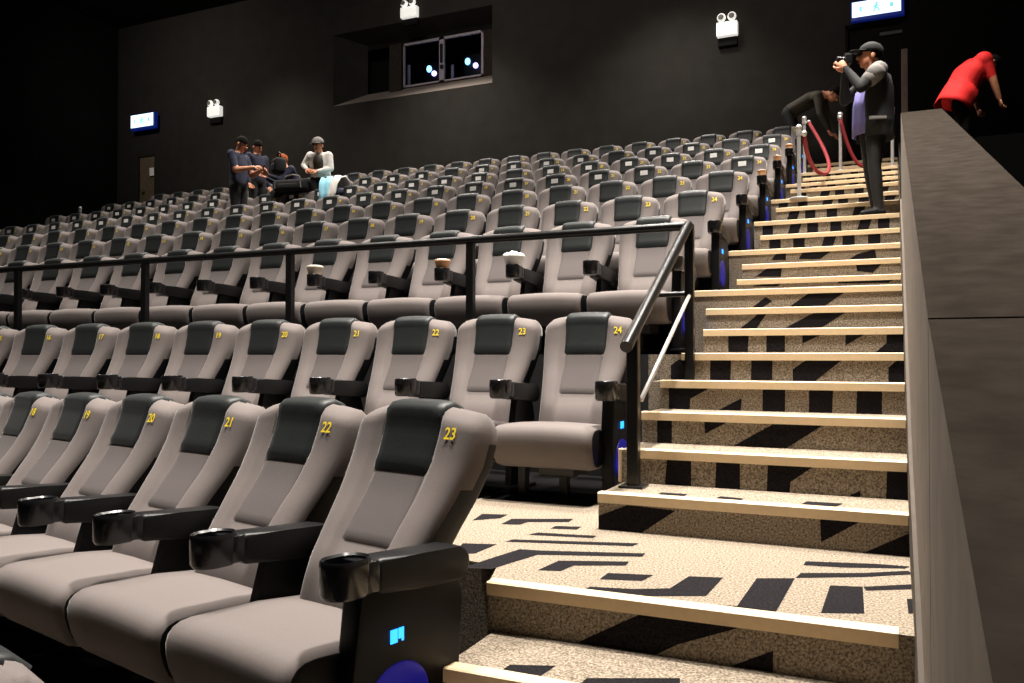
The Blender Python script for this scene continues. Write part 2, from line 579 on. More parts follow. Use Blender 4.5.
# inner wall left of the window, with a pier and a dark port
wx0, wx1 = on_y(404, 66, YI).x, on_y(484, 52, YI).x
wz0, wz1 = on_y(482, 76, YI).z, on_y(484, 30, YI).z
bm = bmesh.new()
box(bm, a0 - .8, wx0 - .30, YI + .45, YI + .5, b0 - .2, b1 + .1, mi=1)
box(bm, wx0 - .30, wx0, YI - .12, YI + .08, b0 - .1, wz1 - .02)
box(bm, wx0, a1 + .05, YI, YI + .08, b0 - .2, wz0)
box(bm, a0 - .1, a1 + .05, YI, YI + .08, wz1, b1 + .2, mi=1)
box(bm, wx1, a1 + .05, YI, YI + .08, wz0, wz1)
struct('wall_booth', bm, [M['parapet'], M['wallblk']])
bm = bmesh.new()
fw = .05
xm = (wx0 + wx1) / 2 - .02
box(bm, wx0, wx1, YI - .03, YI + .02, wz1 - fw, wz1)
box(bm, wx0, wx1, YI - .03, YI + .02, wz0, wz0 + .035)
box(bm, wx0, wx0 + .025, YI - .03, YI + .02, wz0, wz1)
box(bm, wx1 - fw, wx1, YI - .03, YI + .02, wz0, wz1)
box(bm, xm - .06, xm + .06, YI - .03, YI + .02, wz0, wz1)
w1 = struct('window_1', bm, M['frame'])
for xa, xb in ((wx0 + .02, xm - .05), (xm + .05, wx1 - .04)):
    bm = bmesh.new()
    box(bm, xa, xb, YI - .004, YI + .004, wz0 + .03, wz1 - .04)
    obj('pane', bm, M['glass'], w1)
bm = bmesh.new()
box(bm, xm - .03, xm + .035, YI - .06, YI - .03, wz1 - .55, wz1 - .15, .008)
box(bm, xm - .02, xm + .05, YI - .075, YI - .03, wz1 - .68, wz1 - .6, .008)
obj('window_latch', bm, M['black'], w1)
# booth interior shell
bm = bmesh.new()
box(bm, a0 - .2, a1 + .4, YI + 1.6, YI + 1.7, 4.8, 7.4)
struct('wall_booth_back', bm, M['blueglass'])
bm = bmesh.new()
box(bm, a0 - .2, a1 + .4, YI + .1, YI + 1.6, 4.8, 5.1)
struct('floor_booth', bm, M['blueglass'])
for k, (u1, v1, u2, v2, ub) in enumerate(((428.5, 68.5, 433.5, 73, 409), (467, 61, 475, 65, 452.5))):
    p1, p2 = on_y(u1, v1, YI + .5), on_y(u2, v2, YI + .5)
    t = thing('film_projector', ['dark film projector glowing blue behind left pane of booth window', 'dark film projector glowing blue behind right pane of booth window'][k], 'projector', (p1.x, YI + .75, 5.1), group='projectors in the booth')
    bm = bmesh.new()
    box(bm, -.12, .32, -.2, .45, .35, p1.z - 5.1 + .16, .03)
    box(bm, -.02, .22, -.05, .25, 0, .36, .02)
    obj('projector_body', bm, M['black'], t, smooth=True, auto=40)
    for p, m, nm in ((p1, 'spot', 'lens'), (p2, 'spot2', 'lens')):
        bm = bmesh.new()
        ellip(bm, (p.x - p1.x, -.22, p.z - 5.1), (.06, .05, .075 if m == 'spot' else .06))
        obj(nm, bm, M[m], t, smooth=True)
    pb = on_y(ub, 74, YI + .4)
    po = thing('grey_stand_post', ['slim grey upright post behind left pane of booth window', 'slim grey upright post behind right pane of booth window'][k], 'post', (pb.x, YI + .4, 5.1), group='uprights in the booth')
    bm = bmesh.new()
    box(bm, -.03, .03, -.02, .02, .02, pb.z - 5.1 + .2, .006)
    obj('post_column', bm, M['frame'], po)
    bm = bmesh.new()
    box(bm, -.08, .08, -.08, .08, 0, .02, .004)
    obj('base_plate', bm, M['frame'], po)

# right door at the top of the stairs
bm = bmesh.new()
box(bm, DX0 + .04, DX1 - .04, YB + .06, YB + .11, 3.07, DZ1 - .05)
d1 = struct('door_1', bm, M['wallblk'])
bm = bmesh.new()
box(bm, DX0, DX0 + .045, YB - .01, YB + .12, 3.07, DZ1)
box(bm, DX1 - .045, DX1, YB - .01, YB + .12, 3.07, DZ1)
box(bm, DX0, DX1, YB - .01, YB + .12, DZ1 - .05, DZ1)
obj('door_frame', bm, M['wallblk'], d1)
bm = bmesh.new()
pc = on_y(891, 33, YB + .04)
box(bm, pc.x - .17, pc.x + .17, YB + .02, YB + .06, pc.z - .03, pc.z + .03, .008)
obj('door_closer', bm, M['grey_steel'], d1)
bm = bmesh.new()
box(bm, .10, .185, 13.9, 14.25, 2.3, 4.62, .005)
struct('trim_2', bm, M['parside'])
# left door
bm = bmesh.new()
box(bm, LX0 + .02, LX1 - .02, YB + .03, YB + .08, 3.07, LZ1 - .02)
d2 = struct('door_2', bm, M['brown'])
bm = bmesh.new()
pk = on_y(143.5, 192, YB + .02)
ellip(bm, (pk.x, YB + .0, pk.z), (.05, .04, .05))
obj('door_knob', bm, M['grey_steel'], d2, smooth=True)
bm = bmesh.new()
pk = on_y(152, 171.5, YB)
box(bm, pk.x - .075, pk.x + .075, YB - .012, YB - .002, pk.z - .11, pk.z + .09, .003)
tag(obj('wall_notice', bm, M['paper']), 'small white notice on wall beside brown door at far left', 'notice')


# exit signs: lit box on a bracket, face towards the hall
def exit_sign(u0, v0, u1, v1, y, label, hang):
    p, q = on_y(u0, v0, y), on_y(u1, v1, y)
    w, h = (q.x - p.x) / 2, abs(p.z - q.z) / 2
    cx, cz = (p.x + q.x) / 2, (p.z + q.z) / 2
    t = thing('exit_sign', label, 'sign', (cx, y, cz), group='lit exit signs over the doors')
    bm = bmesh.new()
    box(bm, -w - .02, w + .05, .004, .10, -h - .06, h + .02, .01)
    obj('sign_housing', bm, M['signbox'], t)
    bm = bmesh.new()
    box(bm, -w, w, -.006, .004, -h, h, .004)
    f = obj('sign_face', bm, M['sign'], t)
    bm = bmesh.new()
    # walking figure between two arrows, pale blue on white
    s = h * .8
    ellip(bm, (.02 * w, -.008, s * .62), (s * .2, .003, s * .2), seg=10)
    def bar(ax, az, bx, bz, r):
        tube(bm, [(ax * s, -.008, az * s), (bx * s, -.008, bz * s)], r * s, 6)
    bar(0, .4, -.1, -.1, .2)
    bar(-.1, -.1, -.45, -.75, .12)
    bar(-.05, -.1, .4, -.35, .12)
    bar(.4, -.35, .4, -.8, .11)
    bar(0, .3, -.5, .0, .1)
    bar(0, .3, .5, .1, .1)
    for sg in (-1, 1):
        xx = sg * w * .62
        prism(bm, [(xx - s * .25, -s * .35), (xx + s * .25, -s * .35), (xx + sg * s * .3, 0), (xx + s * .25, s * .35), (xx - s * .25, s * .35)], -.010, -.007, 'y')
    obj('sign_marks', bm, M['signblue'], f)
    bm = bmesh.new()
    box(bm, -.04, .04, .08, YB - y, h - .02, h + .05)
    obj('bracket', bm, M['black'], t)


exit_sign(852, 3, 901, 10.5, 14.86, 'bright white and blue exit sign over door atop the stairs', 0)
exit_sign(131, 116, 153, 125, 14.80, 'small bright exit sign over brown door at far left', 0)


def emergency(u0, u1, v0, v1, label):
    y = YB - .09
    um = (u0 + u1) / 2
    p, q = on_y(u0, (v0 + v1) / 2, y), on_y(u1, (v0 + v1) / 2, y)
    t_, b_ = on_y(um, v0, y).z, on_y(um, v1, y).z
    w = (q.x - p.x) / 2
    t = thing('emergency_light', label, 'light', ((p.x + q.x) / 2, y, b_), group='twin-head emergency lights on the back wall')
    H = (t_ - b_)
    bm = bmesh.new()
    box(bm, -w, w, -.04, .09, 0, H * .62, .02)
    obj('battery_box', bm, M['lamp_white'], t, smooth=True, auto=40)
    for sx in (-.5, .5):
        bm = bmesh.new()
        ellip(bm, (sx * w, -.03, H * .80), (w * .42, .06, H * .19), seg=14)
        tube(bm, [(sx * w, 0, H * .55), (sx * w, 0, H * .75)], .02)
        h = obj('lamp_head', bm, M['lamp_white'], t, smooth=True)
        bm = bmesh.new()
        ellip(bm, (sx * w, -.085, H * .79), (w * .28, .012, H * .12), seg=12)
        obj('lens', bm, M['greycloth'], h, smooth=True)
    bm = bmesh.new()
    box(bm, -w * .9, w * .95, .02, .09, -H * .4, -.01, .01)  # dark block standing for the shadow beneath the lamp
    obj('shadow_block', bm, M['wallblk'], t)


emergency(716.5, 737.5, 13, 36, 'white twin-head emergency light right of the booth, nearest exit door')
emergency(401, 417, 0, 17.5, 'white twin-head emergency light directly above the booth window')
emergency(208, 220.5, 100, 116.5, 'white twin-head emergency light at left, above the group of people')

# =================================================================== SEATS
YF = [(.28, -.235), (.34, -.23), (.40, -.215), (.50, -.178), (.60, -.122), (.70, -.062), (.80, -.022), (.89, 0), (.935, .008), (.955, .022), (.968, .038), (.978, .062)]
YBK = [(.28, -.08), (.40, -.05), (.50, -.005), (.60, .05), (.70, .105), (.80, .145), (.90, .16), (.935, .155), (.955, .142), (.968, .125), (.978, .10)]
HW = [(.28, .215), (.40, .215), (.50, .215), (.60, .228), (.70, .246), (.80, .258), (.90, .262), (.935, .258), (.955, .250), (.968, .242), (.978, .225)]


def drop(x, z):
    s = abs(x) / .25
    k = max(0, (z - .72) / .27)
    return .028 * (s ** 2.2) * k


def front_y(x, z):
    hw = interp(HW, z)
    s = min(1, abs(x) / hw)
    y = interp(YF, z)
    k = 1 if .5 < z < .93 else max(0, 1 - (abs(z - .5) / .12 if z <= .5 else (z - .93) / .04))
    # centre recess between two bolsters
    t = max(0, min(1, (s - .44) / .16))
    t = t * t * (3 - 2 * t)
    y += k * (.020 * (1 - t) - .012 * math.sin(math.pi * t * .5))
    if z < .52:
        y -= .02 * math.exp(-((z - .45) / .08) ** 2) * (1 - s * s)
    e = max(0, (s - .72) / .28)
    y += .06 * (1 - math.sqrt(max(0, 1 - e * e)))
    return y


def back_bm():
    bm = bmesh.new()
    zs = [.28, .32, .36, .40, .44, .48, .52, .56, .60, .64, .68, .72, .76, .80, .84, .88, .91, .93, .945, .958, .969, .978]
    NS = [-1, -.985, -.95, -.9, -.83, -.76, -.68, -.60, -.54, -.48, -.42, -.3, -.15]
    NS = NS + [0] + [-a for a in NS[::-1]]
    rings, info = [], []
    for z in zs:
        hw, yb, yf = interp(HW, z), interp(YBK, z), interp(YF, z)
        ring = []
        for s in NS:
            x = s * hw
            ring.append(bm.verts.new((x, min(front_y(x, z), yb - .02), z - drop(x, z))))
        for y_, sx in ((.40, 1), (.78, .995), (1, .93), (1, .5), (1, -.5), (1, -.93), (.78, -.995), (.40, -1)):
            y0 = yf + .06
            y = y0 + (yb - y0) * y_
            x = sx * hw
            ring.append(bm.verts.new((x, y, z - drop(x, z))))
        rings.append(ring)
    n = len(rings[0])
    nf = len(NS)
    for i in range(len(rings) - 1):
        for k in range(n):
            f = bm.faces.new((rings[i][k], rings[i][(k + 1) % n], rings[i + 1][(k + 1) % n], rings[i + 1][k]))
            if k >= nf - 1 and not (zs[i] > .935 or (k in (nf - 1, n - 1) and zs[i] >= .71) or (k in (nf, n - 2) and zs[i] >= .87)):
                f.material_index = 1
    bm.faces.new(rings[0][::-1]).material_index = 1
    bm.faces.new(rings[-1])
    return bm


def pad_bm(x0, path, off, taper=0, inner=.012):
    """thin pad hugging the backrest along a path of (y offset fn, z)"""
    bm = bmesh.new()
    NX = [-1, -.96, -.88, -.7, -.4, 0, .4, .7, .88, .96, 1]
    n = len(path)
    top, bot = [], []
    for i, (yfn, z) in enumerate(path):
        tt, bb = [], []
        for s in NX:
            x = s * (x0 - taper * (1 - i / (n - 1)))
            y, zz, ny, nz = yfn(x, z)
            ed = min(1, (1 - abs(s)) / .12) * min(1, (i + .15) / 1.0)
            ed = math.sqrt(max(0, ed))
            o = off * ed - inner * (1 - ed) * .3
            tt.append(bm.verts.new((x, y + ny * o, zz + nz * o)))
            bb.append(bm.verts.new((x, y - ny * inner, zz - nz * inner)))
        top.append(tt)
        bot.append(bb)
    m = len(NX)
    for i in range(n - 1):
        for k in range(m - 1):
            bm.faces.new((top[i][k], top[i][k + 1], top[i + 1][k + 1], top[i + 1][k]))
            bm.faces.new((bot[i][k + 1], bot[i][k], bot[i + 1][k], bot[i + 1][k + 1]))
        bm.faces.new((top[i][0], top[i + 1][0], bot[i + 1][0], bot[i][0]))
        bm.faces.new((top[i + 1][m - 1], top[i][m - 1], bot[i][m - 1], bot[i + 1][m - 1]))
    for k in range(m - 1):
        bm.faces.new((top[0][k + 1], top[0][k], bot[0][k], bot[0][k + 1]))
        bm.faces.new((top[-1][k], top[-1][k + 1], bot[-1][k + 1], bot[-1][k]))
    return bm


def P_front(x, z):
    return (front_y(x, z), z - drop(x, z), -1, .12)


def P_top(y, z, ny, nz):
    return lambda x, _z: (y, z - drop(x, .985), ny, nz)


def cushion_bm():
    bm = bmesh.new()
    # side profile (y,z), rounded waterfall front
    prof = [(-.16, .20), (-.50, .18), (-.60, .182), (-.637, .194), (-.664, .222), (-.681, .262), (-.691, .305), (-.692, .335), (-.685, .358), (-.670, .376), (-.645, .388), (-.61, .392),
            (-.52, .391), (-.40, .388), (-.26, .372), (-.14, .355)]
    XS = [-1, -.985, -.94, -.86, -.5, 0, .5, .86, .94, .985, 1]
    cy, cz = -.42, .29
    rings = []
    for s in XS:
        e = max(0, (abs(s) - .86) / .14)
        sh = .045 * (1 - math.sqrt(max(0, 1 - e * e)))
        ring = []
        for y, z in prof:
            d = Vector((0, y - cy, z - cz))
            L = d.length
            d = d * ((L - sh) / L)
            crown = .012 * (1 - s * s) if z > .33 else 0
            ring.append(bm.verts.new((s * .272, cy + d.y, cz + d.z + crown)))
        rings.append(ring)
    n = len(prof)
    for i in range(len(rings) - 1):
        for k in range(n):
            f = bm.faces.new((rings[i][k], rings[i][(k + 1) % n], rings[i + 1][(k + 1) % n], rings[i + 1][k]))
            if i in (0, len(rings) - 2):
                f.material_index = 1
    bm.faces.new(rings[0]).material_index = 1
    bm.faces.new(rings[-1][::-1]).material_index = 1
    return bm


def arm_bm():
    bm = bmesh.new()
    # padded arm, falling slightly to the rear with a rounded rear end
    prof = []
    for k in range(9):
        a = R(-90 + k * 180 / 8)
        prof.append((-.13 + .05 * math.cos(a), .535 + .05 * math.sin(a)))
    prof += [(-.28, .594), (-.43, .606), (-.445, .596), (-.445, .525), (-.43, .513), (-.28, .50)]
    g = prism(bm, prof, .245, .338, 'x')
    es = [e for e in bm.edges if abs(e.verts[0].co.x - e.verts[1].co.x) < 1e-5]
    bmesh.ops.bevel(bm, geom=es, offset=.014, segments=3, profile=.5, affect='EDGES')
    return bm


def cup_bm():
    bm = bmesh.new()
    seg = 24
    cx, cy, r = .2915, -.53, .053
    def ring(rr, z):
        # round front, straight sides running back towards the pad
        out = []
        for k in range(seg):
            a = 2 * math.pi * k / seg
            sn = math.sin(a)
            out.append(bm.verts.new((cx + rr * math.cos(a), cy + rr * 1.05 * sn + (.028 if sn > .01 else 0), z)))
        return out
    R_ = [ring(r * .86, .522), ring(r * .97, .532), ring(r, .60), ring(r * .985, .612), ring(r * .93, .618), ring(r * .80, .612), ring(r * .76, .545)]
    for i in range(len(R_) - 1):
        for k in range(seg):
            bm.faces.new((R_[i][k], R_[i][(k + 1) % seg], R_[i + 1][(k + 1) % seg], R_[i + 1][k]))
    bm.faces.new(R_[0][::-1])
    bm.faces.new(R_[-1])
    box(bm, cx - .048, cx + .048, cy + .04, -.44, .525, .606, .006)
    return bm


def standard_bm():
    bm = bmesh.new()
    prism(bm, [(-.34, .51), (-.14, .51), (-.10, .40), (-.18, .05), (-.42, .05), (-.40, .3)], .272, .308, 'x')
    box(bm, .262, .318, -.48, -.10, 0, .03, .006)
    return bm


def pedestal_bm():
    bm = bmesh.new()
    box(bm, -.10, .10, -.46, -.20, .12, .21, .01)
    box(bm, -.02, .02, -.36, -.30, 0, .14)
    box(bm, -.24, -.20, -.40, -.34, 0, .21)
    return bm


def end_bm():
    bm = bmesh.new()
    prism(bm, [(-.50, .53), (-.13, .53), (-.10, .45), (-.13, .015), (-.50, .015), (-.52, .3)], .262, .325, 'x')
    es = [e for e in bm.edges if abs(e.verts[0].co.x - e.verts[1].co.x) < 1e-5]
    bmesh.ops.bevel(bm, geom=es, offset=.012, segments=2, profile=.5, affect='EDGES')
    box(bm, .255, .33, -.53, -.09, 0, .02, .004)
    return bm


bpy.context.view_layer.update()
NUM = {}
for k in range(1, 26):
    NUM[k] = text_mesh(str(k), .054)
    NUM[k].materials.append(M['yellow'])

proto = thing('cinema_seat', '', 'seat', (0, 0, -50), group='grey cinema seats in tiered rows')
c_ = obj('seat_cushion', cushion_bm(), [M['fabric'], M['black']], proto, smooth=True, auto=50)
b_ = obj('backrest', back_bm(), [M['fabric'], M['black']], proto, smooth=True, auto=60)
hp = [(P_front, z) for z in (.756, .78, .81, .84, .88, .91, .928)]
hp += [(P_top(.022, .953, -.85, .5), 0), (P_top(.04, .971, -.5, .85), 0), (P_top(.075, .980, 0, 1), 0), (P_top(.115, .969, .6, .8), 0), (P_top(.15, .938, 1, .2), 0)]
obj('headrest', pad_bm(.134, hp, .016, taper=.012), M['leather'], b_, smooth=True, auto=60)
pp = [(P_front, z) for z in (.535, .55, .57, .60, .64, .68, .715, .745)]
obj('lumbar_panel', pad_bm(.114, pp, .010, taper=.006), M['panel'], b_, smooth=True, auto=60)
a_ = obj('armrest', arm_bm(), M['arm'], proto, smooth=True, auto=50)
obj('cup_holder', cup_bm(), M['gloss'], a_, smooth=True, auto=40)
s_ = obj('arm_standard', standard_bm(), M['black'], proto)
p_ = obj('pedestal', pedestal_bm(), M['grey_steel'], proto)
# parts used only on some seats
e_ = obj('end_panel', end_bm(), M['black'], None, smooth=True, auto=40)
bm = bmesh.new()
box(bm, .325, .3285, -.392, -.367, .374, .410, .001)
box(bm, .325, .3285, -.363, -.353, .382, .410, .001)
box(bm, .325, .3285, -.351, -.344, .374, .410, .001)
dsp = obj('row_display', bm, M['cyan'], e_)
bm = bmesh.new()
ellip(bm, (.325, -.36, .215), (.006, .115, .105), seg=24)  # glowing disc standing for blue light cast on the end panel
gl = obj('blue_light_pool', bm, M['blue'], e_, smooth=True)
bm = bmesh.new()
pl = front_y(0, .885)
box(bm, -.045, .045, pl - .0235, pl - .0205, .858, .915, 0)
bmesh.ops.rotate(bm, verts=bm.verts[:], cent=(0, pl, .885), matrix=Matrix.Rotation(R(-5), 3, 'X'))
lab_ = obj('paper_label', bm, M['paper'], None)


def children(o):
    return [c for c in ALL if c.parent == o]


ALL = [c_, b_, a_, s_, p_] + [o for o in C.objects if o.parent in (b_, a_)]
EX = {'end': (e_, [dsp, gl]), 'label': (lab_, [])}


def copy_part(src, parent):
    c = src.copy()
    C.objects.link(c)
    c.parent = parent
    return c


def make_seat(loc, rz, label, num, label_on, aisle, lean=0):
    r = proto.copy()
    C.objects.link(r)
    r.location = loc
    r.rotation_euler = (0, 0, rz)
    r['label'] = label
    back = None
    for p in (c_, b_, a_, p_):
        c = copy_part(p, r)
        if p is b_:
            back = c
            if lean:
                # rocked back about the head of the seat
                c.rotation_euler = (lean, 0, 0)
                c.location = (0, .885 * math.sin(lean), .885 * (1 - math.cos(lean)))
        for q in ALL:
            if q.parent is p:
                copy_part(q, c)
    if aisle:
        e = copy_part(e_, r)
        copy_part(dsp, e)
        copy_part(gl, e)
    else:
        copy_part(s_, r)
    if num:
        o = bpy.data.objects.new('seat_number', NUM[num])
        C.objects.link(o)
        o.parent = back
        x = .194
        o.location = (x, front_y(x, .885) - .0012, .885)
        o.scale = (.84, 1, 1)
        o.rotation_euler = (R(76), 0, math.atan2(front_y(x + .02, .885) - front_y(x - .02, .885), .04))
    if label_on:
        copy_part(lab_, back)
    return r


SHX, SHY = -1.60, {'B': 4.51, 'C': 5.955, 'D': 7.263, 'E': 8.576, 'F': 9.89, 'G': 11.19, 'H': 12.46, 'I': 13.74}
DESC = {'Z': 'at the bottom-left corner', 'A': 'in the nearest full row', 'B': 'in the row before the railing', 'C': 'in the row just behind the railing',
        'D': 'in the second row behind the railing', 'E': 'in the third row behind the railing', 'F': 'in the fourth row behind the railing',
        'G': 'in the fifth row behind the railing', 'H': 'in the sixth row behind the railing', 'I': 'in the topmost row'}
AR = .2314
ax, ay = math.cos(AR), -math.sin(AR)
A0 = (-1.249 - .19 * ax, 2.292 - .19 * ay)


def seat_label(k, i):
    extra = ''
    if k in 'AB':
        return 'grey cinema seat numbered %d %s, %s from the aisle' % ((23 if k == 'A' else 24) - i, DESC[k], ORD[i + 1])
    return 'grey cinema seat %s, %s from the aisle stairs' % (DESC[k], ORD[i + 1])


for i in range(9):
    x, y = A0[0] - i * .58 * ax, A0[1] - i * .58 * ay
    make_seat((x, y, -.2424 - .885 - .01 * i), -AR, seat_label('A', i), 23 - i, False, i == 0, lean=R(-7))
for k in 'BCDEFGHI':
    for i in range(24):
        x = SHX - i * .58
        if px_of((x + .25, SHY[k], 0)) < -25:
            break
        lab = (k in 'FH' and i != 1) or (k == 'G' and i != 6)
        if k == 'H' and i % 5 == 4:
            lab = False
        make_seat((x, SHY[k], ROWZ[k] + {'B': -.012, 'C': .02}.get(k, 0)), 0, seat_label(k, i), 24 - i, lab, i == 0)
# the head of one seat of the row in front, at the picture's corner
p = on_z(-6, 684, -.70)
make_seat((p.x - .30, p.y + .06, -.70 - .985), -AR, 'grey cinema seat head cut off at the bottom-left corner of the picture', 21, False, False)
for o in [proto] + ALL + [e_, dsp, gl, lab_]:
    bpy.data.objects.remove(o, do_unlink=True)

# ---------------------------------------------------------------- railings
YR = 4.855
rt = thing('guard_rail', 'long black steel guard rail running along the front of raised seats', 'railing', (-1.086, YR, .009))
ZT = .753 - .009
bm = bmesh.new()
tube(bm, [(-13.5, 0, ZT), (0, 0, ZT)], .026, 14)
obj('top_rail', bm, M['steel'], rt, smooth=True, auto=50)
for u in (470.5, 290, 145, 18):
    x = on_y(u, 260, YR).x + 1.086
    bm = bmesh.new()
    box(bm, x - .026, x + .026, -.02, .026, -.25, ZT - .01, .005)
    obj('rail_post', bm, M['steel'], rt)
bm = bmesh.new()
box(bm, -.026, .026, -.022, .022, -.30, ZT + .01, .005)
obj('rail_post', bm, M['steel'], rt)
bm = bmesh.new()
tube(bm, [(-.19, 0, .35), (0, 0, .35)], .016, 10)
obj('lower_rail', bm, M['steel'], rt, smooth=True, auto=50)
ht = thing('stair_handrail', 'short black handrail sloping down beside the carpeted steps from guard rail end', 'handrail', (-1.086, YR, .009))
ORG = Vector((-1.086, YR, .009))
end = on_y(626, 347, 3.52) - ORG
hi = Vector((0, -.03, ZT))
bm = bmesh.new()
tube(bm, [end, hi], .028, 14)
obj('handrail_bar', bm, M['steel'], ht, smooth=True, auto=50)
lo = end.lerp(hi, .09)
bm = bmesh.new()
box(bm, lo.x - .026, lo.x + .026, lo.y - .025, lo.y + .025, -.583 - .009, lo.z, .005)
obj('handrail_post', bm, M['steel'], ht)
bm = bmesh.new()
box(bm, lo.x - .055, lo.x + .055, lo.y - .055, lo.y + .055, -.583 - .009, -.583 - .009 + .012, .003)
obj('base_plate', bm, M['steel'], ht)
bm = bmesh.new()
q0 = on_y(641, 400, 3.68) - ORG
q1 = on_y(689, 296, 4.80) - ORG
tube(bm, [q0, q1], .011, 10)
obj('lower_bar', bm, M['chrome'], ht, smooth=True)

# ----------------------------------------------------- cups on the armrests
def cup(name, label, p, r0, r1, h, m, fill=None, bucket=False):
    t = thing(name, label, 'cup', p, group='paper cups on the armrests')
    bm = bmesh.new()
    lathe(bm, [(r0, 0), (r1, h), (r1 + .005, h + .004), (r1 + .005, h + .010), (r1 - .004, h + .010), (r1 - .006, h - .01)], seg=20)
    c = obj('cup_wall', bm, M[m], t, smooth=True, auto=40)
    bm = bmesh.new()
    if fill:
        for _ in range(70):
            a, q = random.random() * 6.28, math.sqrt(random.random()) * (r1 - .008)
            ellip(bm, (q * math.cos(a), q * math.sin(a), h + .004 + .03 * (1 - q / r1) + random.random() * .010), (.012, .012, .011), seg=7)
        obj('popcorn', bm, M[fill], t, smooth=True)['kind'] = 'stuff'
    else:
        lathe(bm, [(r1, h + .008), (r1, h + .018), (r1 * .7, h + .022)], seg=20)
        obj('cup_lid', bm, M['paper'], t, smooth=True, auto=40)


def arm_top(k, i):
    return (SHX - i * .58 + .2915, SHY[k] - .515, ROWZ[k] + (.595 if k == 'C' else .575))


cup('paper_cup', 'white popcorn tub on armrest behind the railing, rightmost of three', arm_top('C', 2), .04, .078, .095, 'paper', 'paper')
cup('paper_cup', 'tan paper cup on armrest behind the railing, middle of three', arm_top('C', 3), .038, .056, .09, 'tan', None)
cup('paper_cup', 'cream paper cup on armrest behind the railing, leftmost of three', arm_top('C', 5), .042, .064, .095, 'cup', None)
for k, w in (('F', 'fourth'), ('G', 'fifth'), ('H', 'sixth')):
    cup('paper_cup', 'small tan cup on aisle armrest of %s row behind the railing' % w, arm_top(k, 0), .036, .046, .09, 'tan', None)

# -------------------------------------------------- rope barrier at the top
def stanchion(x, y, z, h, label):
    t = thing('rope_stanchion', label, 'stanchion', (x, y, z), group='chrome rope stanchions at top of stairs')
    bm = bmesh.new()
    lathe(bm, [(.13, 0), (.13, .012), (.10, .025), (.03, .035)], seg=24)
    obj('stanchion_base', bm, M['chrome'], t, smooth=True, auto=40)
    bm = bmesh.new()
    lathe(bm, [(.022, .03), (.022, h - .09), (.032, h - .085), (.032, h - .03), (.022, h - .025)], seg=16)
    obj('pole', bm, M['chrome'], t, smooth=True, auto=40)
    bm = bmesh.new()
    ellip(bm, (0, 0, h), (.036, .036, .036))
    obj('finial', bm, M['chrome'], t, smooth=True)
    return Vector((x, y, z + h - .06))


s1 = stanchion(-.985, 9.97, 1.761, .82, 'chrome rope stanchion standing lowest, on the stairs beside the seat ends')
s2 = stanchion(-1.20, 12.92, 2.63, .84, 'chrome rope stanchion at upper left of stairs, before the bending person')
s3 = stanchion(-.71, 12.92, 2.63, .84, 'chrome rope stanchion at upper stairs just left of cap-wearing photographer')
s4 = stanchion(-.03, 12.92, 2.63, .84, 'chrome rope stanchion mostly hidden behind photographer, beside the parapet')


def rope(a, b, sag, label, sx=0):
    bm = bmesh.new()
    n = 22
    pts = []
    for k in range(n + 1):
        t = k / n
        p = a.lerp(b, t)
        p.z -= sag * 4 * t * (1 - t)
        p.x += sx * math.sin(math.pi * t) * (1.9 - 1.8 * t)
        pts.append(p)
    tube(bm, pts, .024, 10)
    t = thing('barrier_rope', label, 'rope', tuple(a), group='red velvet barrier ropes')
    for v in bm.verts:
        v.co -= a
    o = obj('rope_cord', bm, M['rope'], t, smooth=True)
    for k, e in ((0, a), (1, b)):
        bm = bmesh.new()
        ellip(bm, e - a, (.034, .034, .034), seg=10)
        obj('rope_hook', bm, M['chrome'], t, smooth=True)


rope(s2 + Vector((.06, 0, 0)), s1 + Vector((.05, .05, .0)), .62, 'red velvet rope looping between the two stanchions by seat ends', .24)
rope(s3 + Vector((.0, -.06, 0)), s4 + Vector((-.06, 0, 0)), .72, 'red velvet rope hanging at right, from stanchion beside the photographer', 0)
pp_ = on_y(80, 214, 12.1)
stanchion(-15.35, 12.1, 2.196, .86, 'thin pole standing alone beyond the far-left seat ends')


# =================================================================== PEOPLE
def seg_rings(bm, path, n=14):
    """closed tapered limb/torso: path of (point, rx, ry, side axis)"""
    rings = []
    N = len(path)
    for i, (p, rx, ry, side) in enumerate(path):
        p = Vector(p)
        d = (Vector(path[min(i + 1, N - 1)][0]) - Vector(path[max(i - 1, 0)][0])).normalized()
        s = Vector(side)
        s = (s - d * s.dot(d)).normalized()
        f = d.cross(s).normalized()
        rings.append([bm.verts.new(p + s * rx * math.cos(2 * math.pi * k / n) + f * ry * math.sin(2 * math.pi * k / n)) for k in range(n)])
    for i in range(N - 1):
        for k in range(n):
            bm.faces.new((rings[i][k], rings[i][(k + 1) % n], rings[i + 1][(k + 1) % n], rings[i + 1][k]))
    bm.faces.new(rings[0][::-1])
    bm.faces.new(rings[-1])


def limb(bm, pts, rs):
    for i in range(len(pts) - 1):
        a, b = Vector(pts[i]), Vector(pts[i + 1])
        d = (b - a).normalized()
        side = Vector((1, 0, 0)) if abs(d.x) < .8 else Vector((0, 1, 0))
        seg_rings(bm, [(a, rs[i], rs[i], side), (a.lerp(b, .35), (rs[i] * .6 + rs[i + 1] * .4) * 1.06, (rs[i] * .6 + rs[i + 1] * .4) * 1.06, side), (b, rs[i + 1], rs[i + 1], side)])
    for p, r in zip(pts, rs):
        ellip(bm, p, (r, r, r), seg=12)


